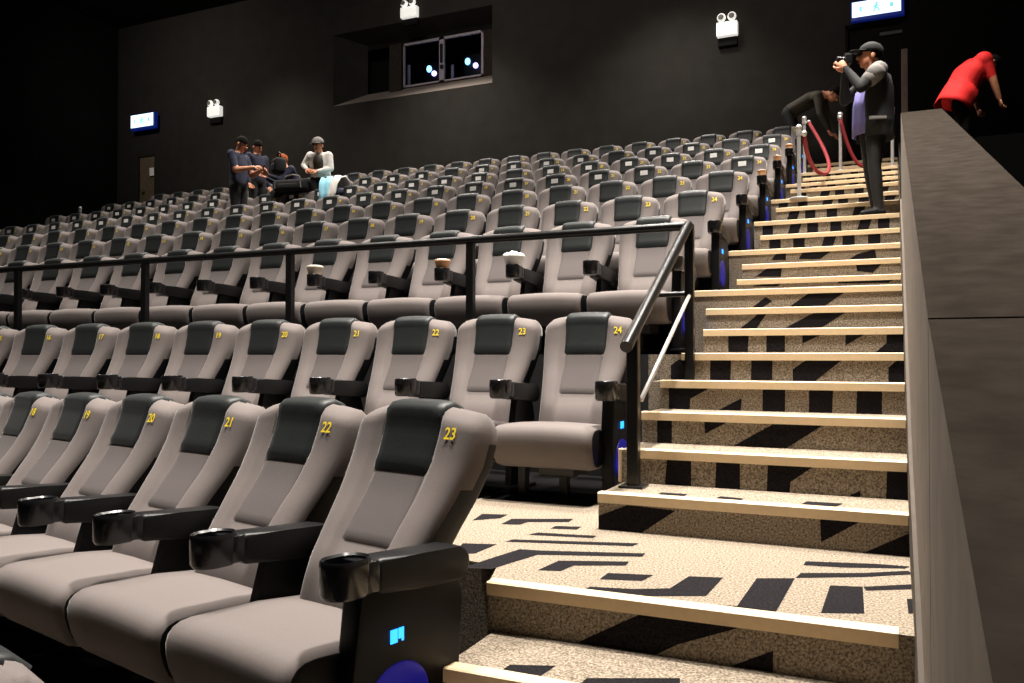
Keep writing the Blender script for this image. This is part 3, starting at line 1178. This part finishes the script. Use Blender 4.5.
def remesh(bm, voxel):
    me = bpy.data.meshes.new('tmp')
    bmesh.ops.recalc_face_normals(bm, faces=bm.faces[:])
    bm.to_mesh(me)
    bm.free()
    o = bpy.data.objects.new('tmp', me)
    C.objects.link(o)
    m = o.modifiers.new('r', 'REMESH')
    m.mode = 'VOXEL'
    m.voxel_size = voxel
    s = o.modifiers.new('s', 'SMOOTH')
    s.factor = .5
    s.iterations = 4
    bpy.context.view_layer.update()
    r = bpy.data.meshes.new_from_object(o.evaluated_get(bpy.context.evaluated_depsgraph_get()))
    bpy.data.objects.remove(o)
    bpy.data.meshes.remove(me)
    out = bmesh.new()
    out.from_mesh(r)
    bpy.data.meshes.remove(r)
    return out


def hand(bm, wrist, d, palm_n, thumb_side, mi, curl=.6):
    """palm, four bent fingers of unequal length and a thumb leaving the side of the palm"""
    d = Vector(d).normalized()
    n = Vector(palm_n)
    n = (n - d * n.dot(d)).normalized()
    s = d.cross(n).normalized() * thumb_side
    w = Vector(wrist)
    seg_path = [(w, .026, .02, s), (w + d * .03, .036, .018, s), (w + d * .075, .042, .016, s), (w + d * .092, .038, .012, s)]
    c0 = len(bm.faces)
    seg_rings(bm, seg_path, 12)
    for k, L in enumerate((.070, .078, .073, .058)):
        b = w + d * .086 + s * (.028 - k * .019)
        pts, rr, a = [b - d * .01], [.0095], 0
        for j, q in enumerate((.45, .32, .23)):
            a += curl * (1.0 if j else .6)
            pts.append(pts[-1] + (d * math.cos(a) + n * math.sin(a)) * L * q * (1.15 if j == 0 else 1))
            rr.append(.0088 - j * .0012)
        tube(bm, pts, rr, 8)
    t0 = w + d * .03 + s * .028
    tube(bm, [t0, t0 + d * .025 + s * .026 + n * .008, t0 + d * .055 + s * .032 + n * .02, t0 + d * .075 + s * .024 + n * .03], [.013, .012, .0105, .008], 8)
    bm.faces.ensure_lookup_table()
    for f in bm.faces[c0:]:
        f.material_index = mi


def person(label, loc, rz, J, mats, girth=1.0, head_dir=(0, -1, 0), head_up=(0, 0, 1), sleeve=True, shorts=False, hair='hair', cap=None, hands=(.6, .6), voxel=.014, extra=None, longshirt=False):
    """J: joints in the person's own frame (facing -y). mats: top, trousers, shoes, skin keys"""
    t = thing('person', label, 'person', loc, rz)
    V = {k: Vector(v) for k, v in J.items()}
    bm = bmesh.new()
    g = girth
    side = (V['shoulder_r'] - V['shoulder_l']).normalized()
    pel, che, nec = V['pelvis'], V['chest'], V['neck']
    bel = pel.lerp(che, .5)
    hipv = (V['hip_r'] - V['hip_l']).normalized()
    seg_rings(bm, [(pel + (pel - che).normalized() * .07, .13 * g, .10 * g, hipv), (pel, .165 * g, .12 * g, hipv), (bel, .155 * g, .12 * g, side), (che, .175 * g, .12 * g, side), (che.lerp(nec, .6), .165 * g, .095 * g, side), (nec, .07, .065, side)], 20)
    for s in 'rl':
        limb(bm, [V['chest'].lerp(V['shoulder_' + s], .6), V['shoulder_' + s]], [.085, .072 * g])
        limb(bm, [V['shoulder_' + s], V['elbow_' + s], V['wrist_' + s]], [.066 * g, .050, .032])
        limb(bm, [V['hip_' + s], V['knee_' + s], V['ankle_' + s]], [.092 * g, .062, .046])
        fd = (V['toe_' + s] - V['ankle_' + s])
        limb(bm, [V['ankle_' + s] + Vector((0, .02, -.03)), V['toe_' + s]], [.046, .034])
    hc = V['head']
    hd = Vector(head_dir).normalized()
    hu = Vector(head_up)
    hu = (hu - hd * hu.dot(hd)).normalized()
    hx = hd.cross(hu).normalized()
    rot = Matrix((hx, -hd, hu)).transposed()       # local x right, y back, z up
    def H(x, y, z):
        return hc + rot @ Vector((x, y, z))
    limb(bm, [nec, hc - hu * .03 + hd * -.01], [.058, .054])
    ellip(bm, H(0, .01, .025), (.076, .096, .092), rot)
    ellip(bm, H(0, -.02, -.035), (.062, .072, .082), rot)
    ellip(bm, H(0, -.045, -.085), (.038, .035, .03), rot)
    bm = remesh(bm, voxel)
    # material by nearest bone
    bones = []
    def bone(a, b, r, mi):
        bones.append((Vector(a), Vector(b), r, mi))
    bone(pel.lerp(che, .12 if not longshirt else -.1), nec.lerp(che, .6), .14, 0)
    bone(pel - (che - pel).normalized() * .05, pel.lerp(che, .02 if not longshirt else -.2), .14 if not longshirt else .06, 1)
    bone(nec, hc, .075, 3)
    bone(hc - hu * .05, hc + hu * .05, .09, 3)
    for s in 'rl':
        S, E, W = V['shoulder_' + s], V['elbow_' + s], V['wrist_' + s]
        bone(S, S.lerp(E, 1.0 if sleeve else .72), .06, 0)
        if sleeve:
            bone(E, E.lerp(W, .93), .045, 0)
            bone(W, W, .03, 3)
        else:
            bone(S.lerp(E, .85), W, .045, 3)
        bone(V['hip_' + s], V['knee_' + s], .085, 1)
        bone(V['knee_' + s], V['ankle_' + s], .055, 1)
        bone(V['ankle_' + s] + Vector((0, 0, -.04)), V['toe_' + s], .045, 2)
    for f in bm.faces:
        c = f.calc_center_median()
        best = None
        for a, b, r, mi in bones:
            ab = b - a
            tt = max(0, min(1, (c - a).dot(ab) / ab.length_squared)) if ab.length_squared > 1e-9 else 0
            d = (c - a - ab * tt).length - r
            if best is None or d < best[0]:
                best = (d, mi)
        f.material_index = best[1]
    # face: nose, brows, eyes, lips, ears
    def add(c, r, mi):
        ellip(bm, H(*c), r, rot, 10, mi)
    add((0, -.103, -.022), (.013, .020, .024), 3)
    for sx in (-1, 1):
        add((sx * .031, -.084, .008), (.013, .008, .008), 4)
        add((sx * .031, -.086, .027), (.018, .008, .005), 5)
        add((sx * .078, .012, -.01), (.012, .022, .032), 3)
    add((0, -.090, -.062), (.022, .009, .007), 6)
    for s, sg in (('r', -1), ('l', 1)):
        d = V['wrist_' + s] - V['elbow_' + s]
        pn = Vector(J.get('palm_' + s, (0, -1, 0)))
        hand(bm, V['wrist_' + s], Vector(J.get('hdir_' + s, d)), pn, sg, 3, hands[0 if s == 'r' else 1])
    ml = [M[mats[0]], M[mats[1]], M[mats[2]], M['skin'], M['black'], M['hair'], M['rope']]
    body = obj('body', bm, ml, t, smooth=True)
    # hair
    if hair:
        hb = bmesh.new()
        ellip(hb, (0, .018, .040), (.084, .100, .092), None, 20)
        cut = [f for f in hb.faces if (f.calc_center_median().z < .035 and f.calc_center_median().y < -.01) or f.calc_center_median().z < -.045]
        bmesh.ops.delete(hb, geom=cut, context='FACES')
        for v in hb.verts:
            v.co = H(*(v.co * (1 + .02 * math.sin(v.co.x * 300 + v.co.z * 200))))
        obj('hair', hb, M[hair], t, smooth=True)
    if cap:
        cb = bmesh.new()
        ellip(cb, (0, .012, .048), (.090, .108, .090), None, 20)
        bmesh.ops.delete(cb, geom=[f for f in cb.faces if f.calc_center_median().z < .035], context='FACES')
        rg = []
        for k in range(13):
            a = math.pi * k / 12
            x = .082 * math.cos(a)
            rg.append((cb.verts.new((x, -.055 - .035 * math.sin(a), .045)), cb.verts.new((x * .95, -.06 - .125 * math.sin(a), .030 + .012 * math.sin(a)))))
        for (p, q), (r_, s_2) in zip(rg, rg[1:]):
            cb.faces.new((p, q, s_2, r_))
        for v in cb.verts:
            v.co = H(*v.co)
        co = obj('cap', cb, M[cap], t, smooth=True)
        sm = co.modifiers.new('thick', 'SOLIDIFY')
        sm.thickness = .006
    if longshirt:
        sb = bmesh.new()
        ax_ = (che - pel).normalized()
        rows = []
        for off, rx, ry, dz in ((.12, .25, .20, 0), (.0, .27, .21, -.01), (-.09, .275, .215, -.02), (-.14, .28, .22, -.03)):
            c0 = pel + ax_ * off + Vector((0, 0, dz))
            fw_ = hipv.cross(ax_).normalized()
            rows.append([sb.verts.new(c0 + hipv * rx * math.cos(2 * math.pi * k / 28) + fw_ * (ry + .012 * math.sin(k * 1.4)) * math.sin(2 * math.pi * k / 28)) for k in range(28)])
        for a_, b_2 in zip(rows, rows[1:]):
            for k in range(28):
                sb.faces.new((a_[k], a_[(k + 1) % 28], b_2[(k + 1) % 28], b_2[k]))
        so = obj('shirt_hem', sb, M[mats[0]], t, smooth=True)
        sm = so.modifiers.new('thick', 'SOLIDIFY')
        sm.thickness = .008
    if extra:
        extra(t, V, H)
    return t


def stand(h=1.68, **kw):
    k = h / 1.70
    J = dict(pelvis=(0, 0, .93), chest=(0, 0, 1.24), neck=(0, .0, 1.44), head=(0, -.025, 1.575),
             shoulder_r=(-.185, 0, 1.385), shoulder_l=(.185, 0, 1.385), elbow_r=(-.23, .02, 1.10), elbow_l=(.23, .02, 1.10),
             wrist_r=(-.23, -.08, .86), wrist_l=(.23, -.08, .86), hip_r=(-.09, 0, .90), hip_l=(.09, 0, .90),
             knee_r=(-.10, -.02, .49), knee_l=(.10, -.02, .49), ankle_r=(-.10, .02, .085), ankle_l=(.10, .02, .085),
             toe_r=(-.115, -.13, .036), toe_l=(.115, -.13, .036))
    J.update(kw)
    return {a: (tuple(c * k for c in b) if a[:4] not in ('palm', 'hdir') else b) for a, b in J.items()}


# photographer on the stairs: cap, black jacket over a purple shirt, camera at his eye
def photographer_extra(t, V, H):
    # open jacket shell
    jb = bmesh.new()
    pel, che, nec = V['pelvis'], V['chest'], V['neck']
    rows = [(pel + Vector((0, 0, -.16)), .215, .18), (pel, .205, .172), (pel.lerp(che, .5), .20, .17), (che, .222, .168), (che.lerp(nec, .55), .212, .14), (nec + Vector((0, .0, -.02)), .10, .09)]
    rr = []
    for p, rx, ry in rows:
        ring = []
        for k in range(25):
            a = R(-90 + 42 + k * (360 - 84) / 24)
            ring.append(jb.verts.new(p + Vector((rx * math.cos(a), ry * math.sin(a) + .015, 0))))
        rr.append(ring)
    for a, b in zip(rr, rr[1:]):
        for k in range(24):
            jb.faces.new((a[k], a[k + 1], b[k + 1], b[k]))
    j = obj('jacket', jb, M['blackcloth'], t, smooth=True)
    sm = j.modifiers.new('thick', 'SOLIDIFY')
    sm.thickness = .012
    # grey cloth painting in the shoulder highlight, and pocket stripe on the camera side
    for (p0, p1, rad, nm) in ((V['shoulder_l'].lerp(V['elbow_l'], .02), V['elbow_l'].lerp(V['shoulder_l'], .5), .085, 'shoulder_highlight'),):
        pb = bmesh.new()
        limb(pb, [p0, p1], [rad, rad * .9])
        obj(nm, pb, M['greycloth'], j, smooth=True)
    pb = bmesh.new()
    box(pb, .205, .222, -.10, .06, pel.z - .02, pel.z + .01, .005)
    obj('pocket_trim', pb, M['greycloth'], j)
    # shirt front hanging out below the jacket
    sb = bmesh.new()
    rr = []
    for p, rx, ry in ((pel + Vector((0, 0, -.13)), .19, .185), (pel, .18, .185), (pel.lerp(che, .5), .17, .18), (che, .165, .15)):
        ring = []
        for k in range(13):
            a = R(-90 - 62 + k * 124 / 12)
            ring.append(sb.verts.new(p + Vector((rx * math.cos(a), ry * math.sin(a) - .008 * math.sin(k * 2.1), 0))))
        rr.append(ring)
    for a, b in zip(rr, rr[1:]):
        for k in range(12):
            sb.faces.new((a[k], a[k + 1], b[k + 1], b[k]))
    s = obj('shirt_front', sb, M['purple'], t, smooth=True)
    sm = s.modifiers.new('thick', 'SOLIDIFY')
    sm.thickness = .008


PH = stand(1.71, elbow_r=(-.24, -.20, 1.22), elbow_l=(.25, -.18, 1.20), wrist_r=(-.08, -.24, 1.46), wrist_l=(.07, -.27, 1.45),
           head=(0, -.03, 1.575), hdir_r=(.3, -.4, .7), hdir_l=(-.3, -.5, .7), palm_r=(.9, 0, 0), palm_l=(-.9, 0, 0),
           ankle_r=(-.10, .06, .085), toe_r=(-.115, -.09, .036), knee_r=(-.10, 0, .49))
MX, MY, MZ = -.19, 8.86, 1.325
person('person in black cap and jacket over purple shirt photographing from the stairs', (MX, MY, MZ), R(-72), PH, ('blackcloth', 'trousers', 'black'), girth=1.12, head_dir=(0, -1, .12), cap='blackcloth', extra=photographer_extra, voxel=.012, hands=(.5, .5))
mrot = Matrix.Rotation(R(-72), 3, 'Z')
cl = Vector((MX, MY, MZ)) + mrot @ Vector((0, -.235, 1.555))
ct = thing('camera', 'black photo camera held to the face of the cap-wearing photographer', 'camera', cl, R(-72))
bm = bmesh.new()
box(bm, -.07, .07, -.03, .03, -.045, .045, .01)
prism(bm, [(-.025, .044), (.025, .044), (.016, .072), (-.016, .072)], -.03, .02, 'y')
box(bm, -.075, -.045, -.045, .0, -.045, .04, .008)
obj('camera_body', bm, M['black'], ct)
bm = bmesh.new()
tube(bm, [(.01, -.03, 0), (.01, -.06, 0), (.01, -.062, 0), (.01, -.105, 0)], [.033, .033, .038, .04], 18)
l = obj('lens_barrel', bm, M['gloss'], ct, smooth=True, auto=40)
bm = bmesh.new()
ellip(bm, (.01, -.104, 0), (.033, .006, .033))
obj('front_glass', bm, M['lens'], l, smooth=True)

# bending person in a dark olive jacket at the top
BD = stand(1.84, pelvis=(0, .10, .92), chest=(0, -.22, 1.06), neck=(0, -.42, 1.10), head=(0, -.55, 1.08),
           shoulder_r=(-.18, -.36, 1.04), shoulder_l=(.18, -.36, 1.04), elbow_r=(-.2, -.40, .76), elbow_l=(.2, -.42, .76),
           wrist_r=(-.14, -.50, .52), wrist_l=(.14, -.52, .52), hip_r=(-.09, .12, .88), hip_l=(.09, .12, .88))
person('person in dark jacket bending forward behind the stanchions at stairs top', (-1.48, 14.62, 3.07), R(80), BD, ('jacketdk', 'trousers', 'black'), head_dir=(0, -.6, -.8), head_up=(0, -.8, .6), voxel=.016)

# red shirt beyond the parapet
RD = stand(1.70, pelvis=(0, .02, .90), chest=(0, -.13, 1.17), neck=(0, -.29, 1.36), head=(0, -.42, 1.33),
           shoulder_r=(-.19, -.23, 1.31), shoulder_l=(.19, -.23, 1.31), elbow_r=(-.23, -.33, 1.04), elbow_l=(.23, -.30, 1.04),
           wrist_r=(-.2, -.42, .80), wrist_l=(.22, -.36, .80), hip_r=(-.09, .03, .88), hip_l=(.09, .03, .88))
person('person in red short-sleeved shirt stooping beyond the parapet', (.77, 12.5, 2.52), R(112), RD, ('red', 'wallblk', 'black'), girth=1.6, sleeve=False, longshirt=True, head_dir=(0, -.2, -1), head_up=(0, -.85, .5), voxel=.016)

# the group among the far seats
NV = stand(1.70, elbow_l=(.22, -.10, 1.12), elbow_r=(-.22, -.10, 1.12), wrist_l=(.10, -.34, 1.17), wrist_r=(-.10, -.34, 1.17), hdir_l=(-.3, -1, .1), hdir_r=(.3, -1, .1), palm_l=(-.5, 0, -.8), palm_r=(.5, 0, -.8), head=(0, -.06, 1.57))
person('person in navy short-sleeved shirt standing among seats, looking down at hands', (-9.42, 10.25, 1.761), R(98), NV, ('navy', 'trousers', 'black'), girth=1.02, sleeve=False, head_dir=(0, -1, -.5), voxel=.016)
bm = bmesh.new()
bp = Vector((-9.42, 10.25, 1.761)) + Matrix.Rotation(R(98), 3, 'Z') @ Vector((0.0, -.43, 1.20))
ph = thing('mobile_phone', 'dark phone in the hands of the person in navy shirt', 'phone', bp, R(98))
box(bm, -.04, .04, -.075, .075, -.006, .006, .003)
obj('phone_case', bm, M['black'], ph)
bm = bmesh.new()
box(bm, -.036, .036, -.07, .07, .006, .0075)
obj('screen', bm, M['lens'], ph)
person('person with dark hair standing half hidden behind the navy-shirted person', (on_y(257, 147, 11.55).x, 11.55, 2.196), R(80), stand(1.70 * (on_y(257, 147, 11.55).z - 2.196) / 1.59), ('navy', 'trousers', 'black'), head_dir=(0, -1, -.4), voxel=.018)
SIT = stand(1.66, pelvis=(0, .05, .50), chest=(0, -.08, .80), neck=(0, -.19, .97), head=(0, -.26, 1.09), shoulder_r=(-.18, -.14, .93), shoulder_l=(.18, -.14, .93),
            elbow_r=(-.2, -.30, .72), elbow_l=(.2, -.30, .72), wrist_r=(-.12, -.50, .80), wrist_l=(.12, -.50, .80), hip_r=(-.1, 0, .48), hip_l=(.1, 0, .48),
            knee_r=(-.12, -.42, .50), knee_l=(.12, -.42, .50), ankle_r=(-.12, -.42, .085), ankle_l=(.12, -.42, .085), toe_r=(-.12, -.57, .036), toe_l=(.12, -.57, .036))
person('person with ginger hair in dark top sitting among the bags', (on_y(296, 165, 11.6).x, 11.62, 2.26), R(-38), SIT, ('navy', 'trousers', 'black'), hair='ginger', head_dir=(0, -1, -.3), voxel=.018)
WH = stand(1.45, chest=(0, -.07, 1.22), neck=(0, -.15, 1.40), head=(0, -.22, 1.52), shoulder_r=(-.18, -.11, 1.34), shoulder_l=(.18, -.11, 1.34), elbow_r=(-.33, -.05, 1.17), elbow_l=(.24, -.14, 1.08), wrist_r=(-.22, -.22, 1.06), wrist_l=(.02, -.30, 1.00), hdir_l=(-.9, -.3, 0), hdir_r=(.6, -.5, -.3),
           palm_l=(0, .6, -.6), palm_r=(.3, .3, -.8))
def vest(t, V, H):
    bm = bmesh.new()
    pel, che, nec = V['pelvis'], V['chest'], V['neck']
    rr = []
    for p, rx, ry in ((pel.lerp(che, .45), .10, .165), (che, .11, .160), (che.lerp(nec, .6), .085, .12)):
        rr.append([bm.verts.new(p + Vector((rx * math.sin(R(-55 + k * 11)) * 1.1, -ry * math.cos(R(-55 + k * 11)) - .004, 0))) for k in range(11)])
    for a, b in zip(rr, rr[1:]):
        for k in range(10):
            bm.faces.new((a[k], a[k + 1], b[k + 1], b[k]))
    o = obj('dark_undershirt', bm, M['jacketdk'], t, smooth=True)
    sm = o.modifiers.new('thick', 'SOLIDIFY')
    sm.thickness = .006
person('person in grey cap and open white jacket standing among far seats', (-8.78, 11.5, 2.196 - .0), R(22), WH, ('white_cloth', 'trousers', 'black'), girth=1.08, head_dir=(-.3, -1, -.25), cap='greycloth', voxel=.016, extra=vest)

# bags on the seat backs in front of the group
def bag(name, label, p, rz, w, d, h, m, strap):
    t = thing(name, label, 'bag', p, rz, group='camera bags among the far seats')
    bm = bmesh.new()
    box(bm, -w / 2, w / 2, -d / 2, d / 2, 0, h, min(w, d, h) * .3, 4)
    b = obj('bag_body', bm, M[m], t, smooth=True)
    bm = bmesh.new()
    box(bm, -w * .32, w * .32, -d / 2 - .03, -d / 2 + .03, h * .12, h * .6, .02, 3)
    obj('front_pocket', bm, M[m], t, smooth=True)
    bm = bmesh.new()
    tube(bm, [(-w * .3, 0, h * .9), (-w * .2, 0, h + .07), (0, 0, h + .10), (w * .2, 0, h + .07), (w * .3, 0, h * .9)], .015, 8)
    obj('bag_strap', bm, M[strap], t, smooth=True)
    bm = bmesh.new()
    for sx in (-1, 1):
        tube(bm, [(sx * w * .4, -d / 2 - .004, h * .2), (sx * w * .38, -d / 2 - .012, h * .75)], .012, 6)
    obj('trim_stripe', bm, M[strap], t)


bag('camera_bag', 'black camera bag with pale trim lying over seat tops below ginger-haired person', (-9.15, 11.22, 2.735), R(10), .6, .3, .19, 'blackcloth', 'greycloth')
bag('backpack', 'black backpack held up in front of the ginger-haired person', tuple(on_y(279, 174, 11.3)), R(-30), .26, .2, .27, 'blackcloth', 'black')

# pale blue jacket hung over a seat back beside the white jacket person
t = thing('draped_jacket', 'pale blue and white jacket draped over seat back beside the grey-capped person', 'jacket', (-8.35, 11.26, 2.74))
bm = bmesh.new()
rr = []
for i, (y, z, w) in enumerate(((-.20, -.26, .13), (-.17, -.10, .15), (-.14, .06, .17), (-.06, .17, .18), (.06, .20, .19), (.15, .12, .2), (.2, -.05, .2))):
    rr.append([bm.verts.new((w * (k / 6 - 1) * 1.1, y + .015 * math.sin(k * 1.7 + i), z + .02 * math.sin(k * 1.3 + i * .8))) for k in range(13)])
for a, b in zip(rr, rr[1:]):
    for k in range(12):
        f = bm.faces.new((a[k], a[k + 1], b[k + 1], b[k]))
        f.material_index = 1 if k > 6 else 0
o = obj('jacket_cloth', bm, [M['paleblue'], M['white_cloth']], t, smooth=True)
sm = o.modifiers.new('thick', 'SOLIDIFY')
sm.thickness = .02
bm = bmesh.new()
ellip(bm, (.14, -.06, -.10), (.12, .08, .09))
obj('dark_lining', bm, M['navy'], t, smooth=True)

# ================================================================= LIGHTING
w = bpy.data.worlds.new('world')
SC.world = w
w.use_nodes = True
w.node_tree.nodes['Background'].inputs[0].default_value = (.9, .85, .8, 1)
w.node_tree.nodes['Background'].inputs[1].default_value = .012


def area(x, y, z, p, size, col=(1, .93, .85), tilt=(0, 0), spread=180):
    l = bpy.data.lights.new('house_or_wash_light', 'AREA')
    l.energy = p
    l.size = size
    l.color = col
    l.spread = R(spread)
    o = bpy.data.objects.new('house_or_wash_light', l)
    C.objects.link(o)
    o.location = (x, y, z)
    o.rotation_euler = (R(tilt[0]), R(tilt[1]), 0)
    return o


K = 1.0
for x, y, p in ((-.55, 3.7, 330), (-.55, 7.0, 250), (-.55, 10.6, 200)):
    area(x, y, 7.6, p * K, .5, spread=80)
for x, y, p, tl, sp in ((-2.9, 2.5, 132, 0, 72), (-6.6, 3.0, 128, 0, 72), (-2.8, 6.2, 120, 0, 80), (-7.0, 6.4, 120, 0, 80), (-11.4, 6.8, 90, 0, 80),
                        (-3.2, 9.8, 100, 0, 90), (-7.4, 9.6, 125, 4, 90), (-11.5, 9.8, 85, 4, 90), (-3.6, 13.6, 185, -12, 110), (-8.0, 13.6, 185, -12, 110), (-12.4, 13.6, 90, -12, 110)):
    area(x, y, 7.6, p * K, .8, tilt=(tl, 0), spread=sp)
# added wash lamps that brighten the back wall, not house fixtures
for x, p in ((-14.6, 60), (-7.6, 55), (-2.5, 42)):
    area(x, 10.0, 8.0, p, 1.2, tilt=(68, 0), spread=100)
area(.9, 9.5, 7.6, 60, .5, tilt=(12, 0), spread=60)
# blue aisle glows
for k, y in SHY.items():
    l = bpy.data.lights.new('aisle_glow', 'POINT')
    l.energy = .12
    l.color = (.05, .06, 1)
    l.shadow_soft_size = .03
    o = bpy.data.objects.new('aisle_glow', l)
    C.objects.link(o)
    o.location = (SHX + .40, y - .36, ROWZ[k] + .16)
